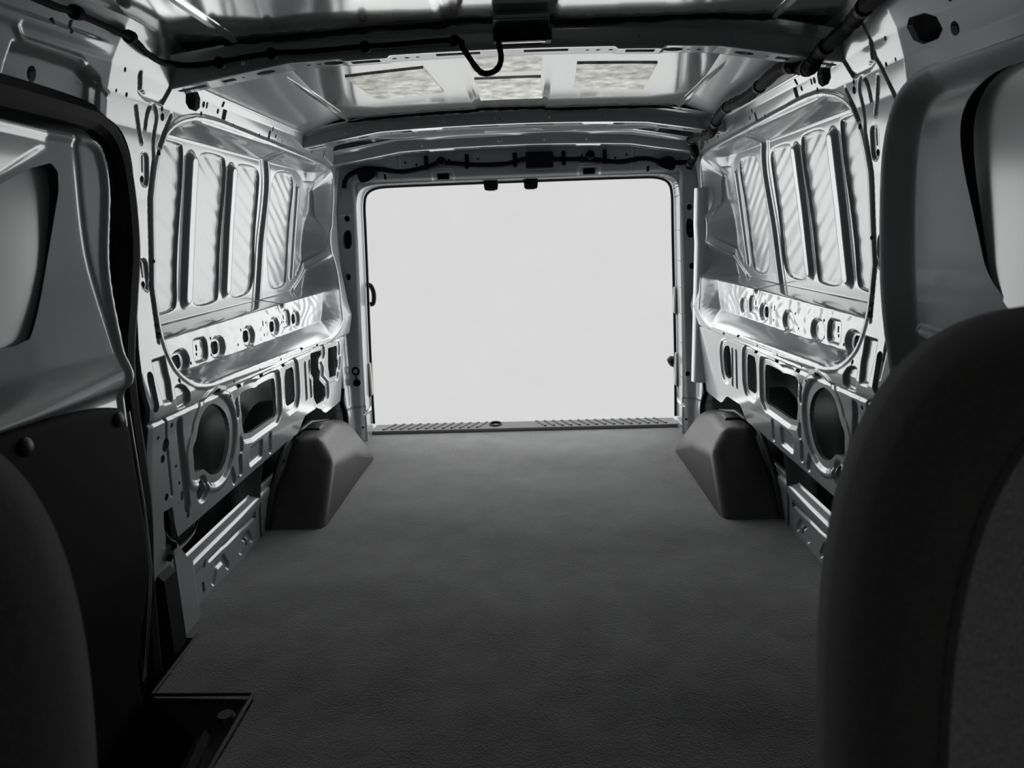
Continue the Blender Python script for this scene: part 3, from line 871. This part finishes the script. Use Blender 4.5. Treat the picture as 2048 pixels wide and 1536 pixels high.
for sgn, pts in ((-1, [(-.722, 1.296), (-.66, 1.302), (-.632, 1.285), (-.634, 1.262), (-.66, 1.246), (-.690, 1.236), (-.712, 1.242)]), (1, [(.632, 1.282), (.66, 1.302), (.695, 1.305), (.714, 1.292), (.715, 1.252), (.700, 1.240), (.665, 1.252), (.64, 1.262)])):
    p = chaikin(pts, 1)
    mb = MB(); n = len(p)
    mb.v += [(x, 3.280, z) for x, z in p] + [(x, 3.335, z) for x, z in p]
    mb.f.append(tuple(range(n)))
    for i in range(n): mb.f.append((i, (i + 1) % n, n + (i + 1) % n, n + i))
    mb.build('connector_cover', M['box'], h3, sharp=40)

# control box on the header and sensor module under the first rib
cb = empty('control_box', (.108, 3.25, 1.27))
tag(cb, 'black rectangular box on the header above the rear doorway', 'control box')
mb = MB(); mb.box(.046, .170, 3.272, 3.312, 1.270, 1.344, .006); mb.build('housing', M['box'], cb)
mb = MB(); mb.box(.052, .164, 3.269, 3.274, 1.303, 1.308, .001); mb.build('seam', M['rubber'], cb)
sm = empty('sensor_module', (.046, 1.69, 1.41))
tag(sm, 'black flat module fixed under the middle of the nearest roof rib', 'module')
mb = MB(); mb.box(-.016, .108, 1.672, 1.70, 1.411, 1.441, .003); mb.build('housing', M['box'], sm)
mb = MB(); mb.box(.090, .113, 1.668, 1.70, 1.409, 1.434, .002); mb.build('latch', M['rubber'], sm)
mb = MB(); mb.box(-.014, .108, 1.62, 1.676, 1.441, 1.452, .002); mb.build('bracket', M['dark_paint'], sm)
mb = MB(); mb.box(0.0, .10, 1.674, 1.684, 1.408, 1.411, .001); mb.build('edge_strip', M['steel'], sm)

# ------------------------------------------------------------------ rear doorway hardware
for x, lab in ((-.121, 'left black latch striker hanging from the top edge of the rear doorway'), (.067, 'right black latch striker hanging from the top edge of the rear doorway')):
    t = empty('latch_striker', (x, 3.43, 1.24))
    tag(t, lab, 'latch', 'latch strikers on the doorway top edge')
    p = chaikin([(-.034, 0), (.034, 0), (.033, -.035), (.028, -.052), (-.028, -.052), (-.032, -.035)], 1)
    mb = MB(); n = len(p)
    mb.v += [(x + a, 3.405, 1.243 + b) for a, b in p] + [(x + a, 3.455, 1.243 + b) for a, b in p]
    mb.f.append(tuple(range(n))); mb.f.append(tuple(range(2 * n - 1, n - 1, -1)))
    for i in range(n): mb.f.append((i, (i + 1) % n, n + (i + 1) % n, n + i))
    mb.build('body', M['rubber'], t, sharp=40)
    mb = MB(); mb.box(x - .042, x + .042, 3.398, 3.44, 1.238, 1.246, .003); mb.build('base_plate', M['rubber'], t)
for sx, z0, z1, lab in ((-1, .205, .375, 'warm grey bump pad on the left edge of the rear doorway'), (1, .215, .385, 'lower warm grey bump pad on the right edge of the rear doorway'), (1, .58, .71, 'upper warm grey bump pad on the right edge of the rear doorway')):
    t = empty('bump_pad', (sx * .77, 3.47, z0)); tag(t, lab, 'bump pad', 'doorway bump pads')
    xe = .781 if z0 < .4 else .768
    mb = MB(); mb.box(sx * (xe - .016), sx * (xe + .004), 3.44, 3.50, z0, z1, .005); mb.build('pad', M['buff'], t)
    mb = MB(); mb.box(sx * (xe - .006), sx * (xe + .006), 3.436, 3.443, z0 - .006, z1 + .006, .002); mb.build('backing', M['rubber'], t)
t = empty('door_check_hook', (-.75, 3.50, .66)); tag(t, 'small black hook standing out of the left doorway edge', 'hook')
mb = MB(); mb.tube(spline([(-.765, 3.49, .762), (-.745, 3.50, .758), (-.733, 3.505, .72), (-.738, 3.505, .672), (-.755, 3.50, .665)], 6), [.012] * 25, 8); mb.build('hook', M['rubber'], t)
t = empty('rubber_buffer', (.745, 3.5, .30)); tag(t, 'small black rubber buffer beside the lower right bump pad', 'buffer')
mb = MB(); mb.tube([(.775, 3.52, .325), (.752, 3.52, .33), (.741, 3.52, .325)], [.03, .026, .014], 12); mb.build('knob', M['rubber'], t)
t = empty('drain_plug', (-.82, 3.25, .36)); tag(t, 'black strapped plug below a ring on the left rear pillar', 'plug')
def face_y(x, z): return float(rear_pos(np.array(x), np.array(z))[1])
yy = face_y(-.805, .33)
mb = MB(); mb.tube([(-.808 + .016 * math.cos(a), yy - .004, .360 + .017 * math.sin(a)) for a in np.linspace(0, 2 * math.pi, 19)], .005, 6); mb.build('ring', M['tape'], t)
mb = MB(); mb.tube([(-.808, yy - .006, .345), (-.807, yy - .008, .315)], .003, 6); mb.build('strap', M['tape'], t)
mb = MB(); mb.tube([(-.806, yy - .012, .302), (-.806, yy, .302)], [.017, .018], 12); mb.build('cap', M['tape'], t)

# black wiring behind the right lower rear corner and left corner
for sx, lab in ((1, 'black cable bundle in the corner gap behind the right wheel arch'), (-1, 'black cable bundle in the corner gap behind the left wheel arch')):
    harness([(sx * .85, 3.21, .30), (sx * .855, 3.20, .24), (sx * .84, 3.19, .18), (sx * .845, 3.2, .10), (sx * .85, 3.2, .0)], .012, lab, 'corner_cable')

wb = empty('loose_wires', (-.92, 1.7, .2))
tag(wb, 'loose black and white wires in the left cavity above the rocker beam', 'wire')
mb = MB(); mb.tube(spline([(-.90, 1.66, .222), (-.90, 1.76, .215), (-.905, 1.82, .225), (-.91, 1.84, .25), (-.90, 1.80, .262), (-.895, 1.88, .29)], 6), .004, 6); mb.build('black_wire', M['tape'], wb)
mb = MB(); mb.tube(spline([(-.895, 1.67, .212), (-.90, 1.74, .205), (-.905, 1.80, .212), (-.915, 1.83, .225)], 6), .004, 6); mb.build('white_wire', M['buff'], wb)

# ------------------------------------------------------------------ sliding door (left) and right quarter panel
door = empty('door_1', (-.82, .9, 0)); tag(door, 'sliding side door with a black lower trim board', kind='structure')
DOOR = chaikin([(.30, 1.243), (1.40, 1.243), (1.475, 1.228), (1.502, 1.17), (1.503, 1.08), (1.458, .886), (1.435, .70), (1.425, .3), (1.425, -.2), (.30, -.2)], 2)
DWIN = chaikin([(.60, .86), (.75, .875), (1.173, 1.076), (1.335, 1.160), (1.362, 1.13), (1.322, 1.01), (1.29, .94), (1.244, .865), (1.214, .831), (1.113, .835), (.60, .838)], 1)
FACET = [(.70, .90), (.75, .895), (1.173, 1.096), (1.318, 1.168), (1.345, 1.172), (1.345, 1.222), (.70, 1.222)]  # added facet above the window, tilted to catch a bright reflection
def doorD(Y, Z):
    D = .80 + .035 * ss(.70, 1.0, Z) - .012 * ss(1.0, 1.25, Z) - .20 * (Y - 1.38) * ss(.68, .78, Z)
    D = D + .25 * np.minimum(Y - 1.335, 0) * ss(0, .01, -sd_poly(Y, Z, FACET))
    dd = sd_poly(Y, Z, DOOR)
    D = D + .030 * ss(-.030, 0, dd) - .006 * ss(.012, .004, np.abs(dd + .035))
    D = D + .028 * ss(.735, .715, Z) * 0
    k = ss(.715, .700, Z)
    D = D + .010 * k + .07 * ss(.38, 0, Z)
    D = D - .014 * ss(.05, 0, np.abs(Z - .735))
    D = D + .004 * ss(.006, .002, np.abs(Y - 1.40)) * ss(.75, .8, Z)
    return D
dpos = lambda Y, Z: (-doorD(Y, Z), Y, Z)
sheet('door_inner_panel', .85, 1.51, -.2, 1.25, .005, dpos, M['paint'], door, lambda Y, Z: np.minimum(-sd_poly(Y, Z, DOOR), sd_poly(Y, Z, DWIN)))
def dskin(Y, Z):
    e = doorD(np.array(1.335), np.array(1.0))
    return (-(e + .014 - .03 * ss(1.0, 1.2, Z) * 0 + -.015 * (Y - 1.335)), Y, Z)
sheet('door_skin', .85, 1.40, .78, 1.20, .006, dskin, M['skin'], door, lambda Y, Z: -sd_poly(Y, Z, DWIN) + .006)
CARD = chaikin([(.80, .715), (1.15, .708), (1.31, .690), (1.372, .672), (1.385, .60), (1.385, .1), (1.385, -.19), (.80, -.19)], 1)
board = sheet('trim_board', .80, 1.40, -.19, .72, .006, lambda Y, Z: (-(.792 - .006 * ss(0, .006, -sd_poly(Y, Z, CARD)) + .07 * ss(.38, 0, Z)), Y, Z), M['card'], door, lambda Y, Z: -sd_poly(Y, Z, CARD), (-.02, 0, 0))
for (y, z) in ((1.084, .680), (1.345, .655)):
    mb = MB()
    for k, (dx, r) in enumerate(((.0, .016), (.005, .0155), (.009, .011), (.011, .004))):
        for j in range(14):
            a = 2 * math.pi * j / 14
            mb.v.append((-.788 + dx, y + r * math.cos(a), z + r * math.sin(a)))
    for k in range(3):
        for j in range(14):
            mb.f.append((k * 14 + j, k * 14 + (j + 1) % 14, (k + 1) * 14 + (j + 1) % 14, (k + 1) * 14 + j))
    mb.f.append(tuple(42 + j for j in range(14)))
    mb.build('push_fastener', M['plastic'], board)
# seal of the door opening
mb = MB()
pts = [(1.0, 1.258)] + [(1.40, 1.258), (1.50, 1.245), (1.548, 1.20), (1.560, 1.12), (1.545, .99), (1.505, .877), (1.455, .72), (1.448, .43), (1.46, .2), (1.465, -.15)]
sp = spline([(-.835 - .055 * max(0, min(1, (.45 - z) / .4)), y, z) for y, z in pts], 6)
mb.tube(sp, .030, 10)
mb.build('door_seal', M['rubber'], door)
def seal_pos(Y, Z): return (-(.868 + 0 * Y), Y, Z)
sheet('seal_backing', .85, 1.64, -.2, 1.30, .02, seal_pos, M['rubber'], door, lambda Y, Z: np.minimum(sd_poly(Y, Z, DOOR) + .01, 1.62 - Y))
mb = MB(); mb.tube([(-.792, 1.392, .66), (-.792, 1.396, .45), (-.800, 1.400, .3), (-.832, 1.404, .14), (-.858, 1.405, .02)], .0035, 6); mb.build('board_edging', M['steel'], board)
# latch mechanism at the foot of the pillar
t = empty('door_roller_latch', (-.87, 1.55, -.06)); tag(t, 'black greasy roller latch at the foot of the pillar behind the sliding door', 'latch')
mb = MB(); mb.box(-.895, -.845, 1.50, 1.595, -.008, .225, .018); mb.build('body', M['rubber'], t)
mb = MB(); mb.tube(spline([(-.85, 1.56, .24), (-.845, 1.585, .27), (-.85, 1.57, .29), (-.86, 1.555, .33)], 6), .007, 8); mb.build('lever', M['rubber'], t)
mb = MB(); mb.tube([(-.838, 1.575, .255), (-.85, 1.575, .255)], .010, 10); mb.build('roller', M['steel'], t)

# right quarter panel with its blank window
qp = empty('trim_2', (.83, 1.1, 0)); tag(qp, 'grey steel quarter panel with a deep blank window beside the driver seat', kind='structure')
QWIN = chaikin([(.60, 1.262), (1.22, 1.248), (1.34, 1.243), (1.392, 1.20), (1.388, 1.121), (1.325, .967), (1.294, .888), (1.214, .825), (1.107, .832), (.60, .85)], 2)
def qD(Y, Z):
    o = sd_poly(Y, Z, OPEN_R)
    D = .845 - .035 * ss(-.05, 0, o) + .012 * ss(.9, .5, Z) - .20 * (Y - 1.45)
    D = D - .006 * ss(.016, .005, sd_line(Y, Z, [(1.44, .77), (1.36, .76), (1.30, .70)]))
    return D
sheet('quarter_inner', .85, 1.56, -.2, 1.30, .005, lambda Y, Z: (qD(Y, Z), Y, Z), M['paint'], qp, lambda Y, Z: np.minimum(-sd_poly(Y, Z, OPEN_R) + .004, sd_poly(Y, Z, QWIN)))
def qskin(Y, Z):
    e = qD(np.array(1.36), np.array(1.1))
    return (e + .022 + .01 * (Y - 1.36) + .004 * ss(.012, .004, sd_line(Y, Z, [(.8, 1.20), (1.02, 1.195), (1.06, 1.10), (1.06, .8)])), Y, Z)
sheet('quarter_skin', .85, 1.42, .78, 1.30, .006, qskin, M['skin'], qp, lambda Y, Z: -sd_poly(Y, Z, QWIN) + .006)

# ------------------------------------------------------------------ cab shell behind the camera
front = sheet('wall_front', -1.0, 1.0, -.35, 1.52, .05, lambda X_, Z: (X_, -1.0 + .55 * ss(.7, 1.5, Z) - .25, Z), M['headliner'], None,
              lambda X_, Z: sd_box(X_, Z, 0, 1.10, .46, .10, .05))
tag(front, 'dark dashboard and windscreen surround of the cab', kind='structure')
for sx in (-1, 1):
    sheet('cab_side', -1.3, .86, -.35, 1.52, .04, lambda Y, Z, sx=sx: (sx * (.93 - .06 * ss(.8, 1.5, Z)), Y, Z), M['headliner'], front)
sheet('headliner', -.98, .98, -1.35, .86, .06, lambda X_, Y: (X_, Y, 1.475 - .06 * X_ ** 2 + 0 * Y), M['headliner'], front)
sheet('cab_floor', -1.0, 1.0, -1.35, 1.70, .05, lambda X_, Y: (X_, Y, -.215 + 0 * Y), M['headliner'], front)
sheet('underbody', -1.08, 1.08, 1.65, 3.46, .1, lambda X_, Y: (X_, Y, -.06 + 0 * Y), M['headliner'], front)

# ------------------------------------------------------------------ seats
def seat(side, cx, y0, lean, w0, ztop, label):
    root = empty('front_seat', (cx, y0, -.2)); tag(root, label, 'seat', 'front seats')
    def outline(z):
        """half width at height z below the top"""
        t = (ztop - z)
        return w0 * (1 - .55 * math.exp(-(t / .05)) ) * (0 if t <= 0 else 1) if False else w0
    # profile of the backrest outline: superellipse shoulders
    N = 64
    pts = []
    H = .78
    for i in range(N + 1):
        a = math.pi * i / N
        x = math.cos(a); s_ = math.sin(a)
        px = math.copysign(abs(x) ** (2 / 3.0), x); pz = abs(s_) ** (2 / 3.0)
        pts.append((px, pz))
    def ring(scale, dy, zt_off):
        r = []
        zc = ztop - .43
        r.append((cx + w0 * scale * 1.10, dy, -.15))
        for px, pz in pts:
            r.append((cx + w0 * scale * px * (1.0), dy, zc + (.43 + zt_off) * pz))
        r.append((cx - w0 * scale * 1.10, dy, -.15))
        return r
    def place(r, k):
        return [(x, y0 + d + lean * (z - .4), z) for (x, d, z) in r]
    def loft(rings, name, m, cap):
        mb = MB(); n = len(rings[0])
        for r in rings: mb.v += place(r, 0)
        for i in range(len(rings) - 1):
            for j in range(n - 1):
                mb.f.append((i * n + j, i * n + j + 1, (i + 1) * n + j + 1, (i + 1) * n + j))
        if cap: mb.f.append(tuple((len(rings) - 1) * n + j for j in range(n)))
        return mb.build(name, m, root, sharp=70)
    # bolster band wraps from behind to the seam
    bol = loft([ring(.90, .13, -.03), ring(.97, .11, -.008), ring(1.0, .07, 0), ring(.995, .03, -.002), ring(.96, -.005, -.014), ring(.91, -.022, -.026), ring(.85, -.028, -.038), ring(.79, -.020, -.048)], 'bolster', M['fabric_edge'], False)
    loft([ring(.79, -.019, -.048), ring(.75, -.025, -.062), ring(.6, -.031, -.11), ring(.3, -.033, -.18)], 'centre_panel', M['fabric'], True)
    mb = MB(); mb.tube(place(ring(.79, -.022, -.048), 0), .0035, 6); mb.build('piping', M['fabric_edge'], bol)
    # stitches along the seam
    seam = place(ring(.812, -.0262, -.0435), 0)
    mb = MB()
    P = [Vector(p) for p in seam]
    Pn = []
    for a, b in zip(P[:-1], P[1:]):
        L = (b - a).length
        k = max(1, int(L / .011))
        for i in range(k): Pn.append((a.lerp(b, (i + .15) / k), a.lerp(b, (i + .75) / k)))
    for a, b in Pn: mb.tube([a, b], .0010, 4)
    st = mb.build('stitching', M['thread'], bol); st['kind'] = 'stuff'
    loft([ring(.90, .131, -.03), ring(.3, .14, -.2)], 'back_shell', M['plastic'], True)
    mb = MB(); mb.box(cx - w0, cx + w0, y0 - .62, y0 - .01, -.18, .12, .05); mb.build('cushion', M['fabric'], root)
    return root
seat(1, .575, .48, .16, .262, .925, 'charcoal fabric driver seat backrest with stitched seam, right foreground')
seat(-1, -.635, .46, .22, .250, .845, 'charcoal fabric passenger seat backrest at the dark left edge')
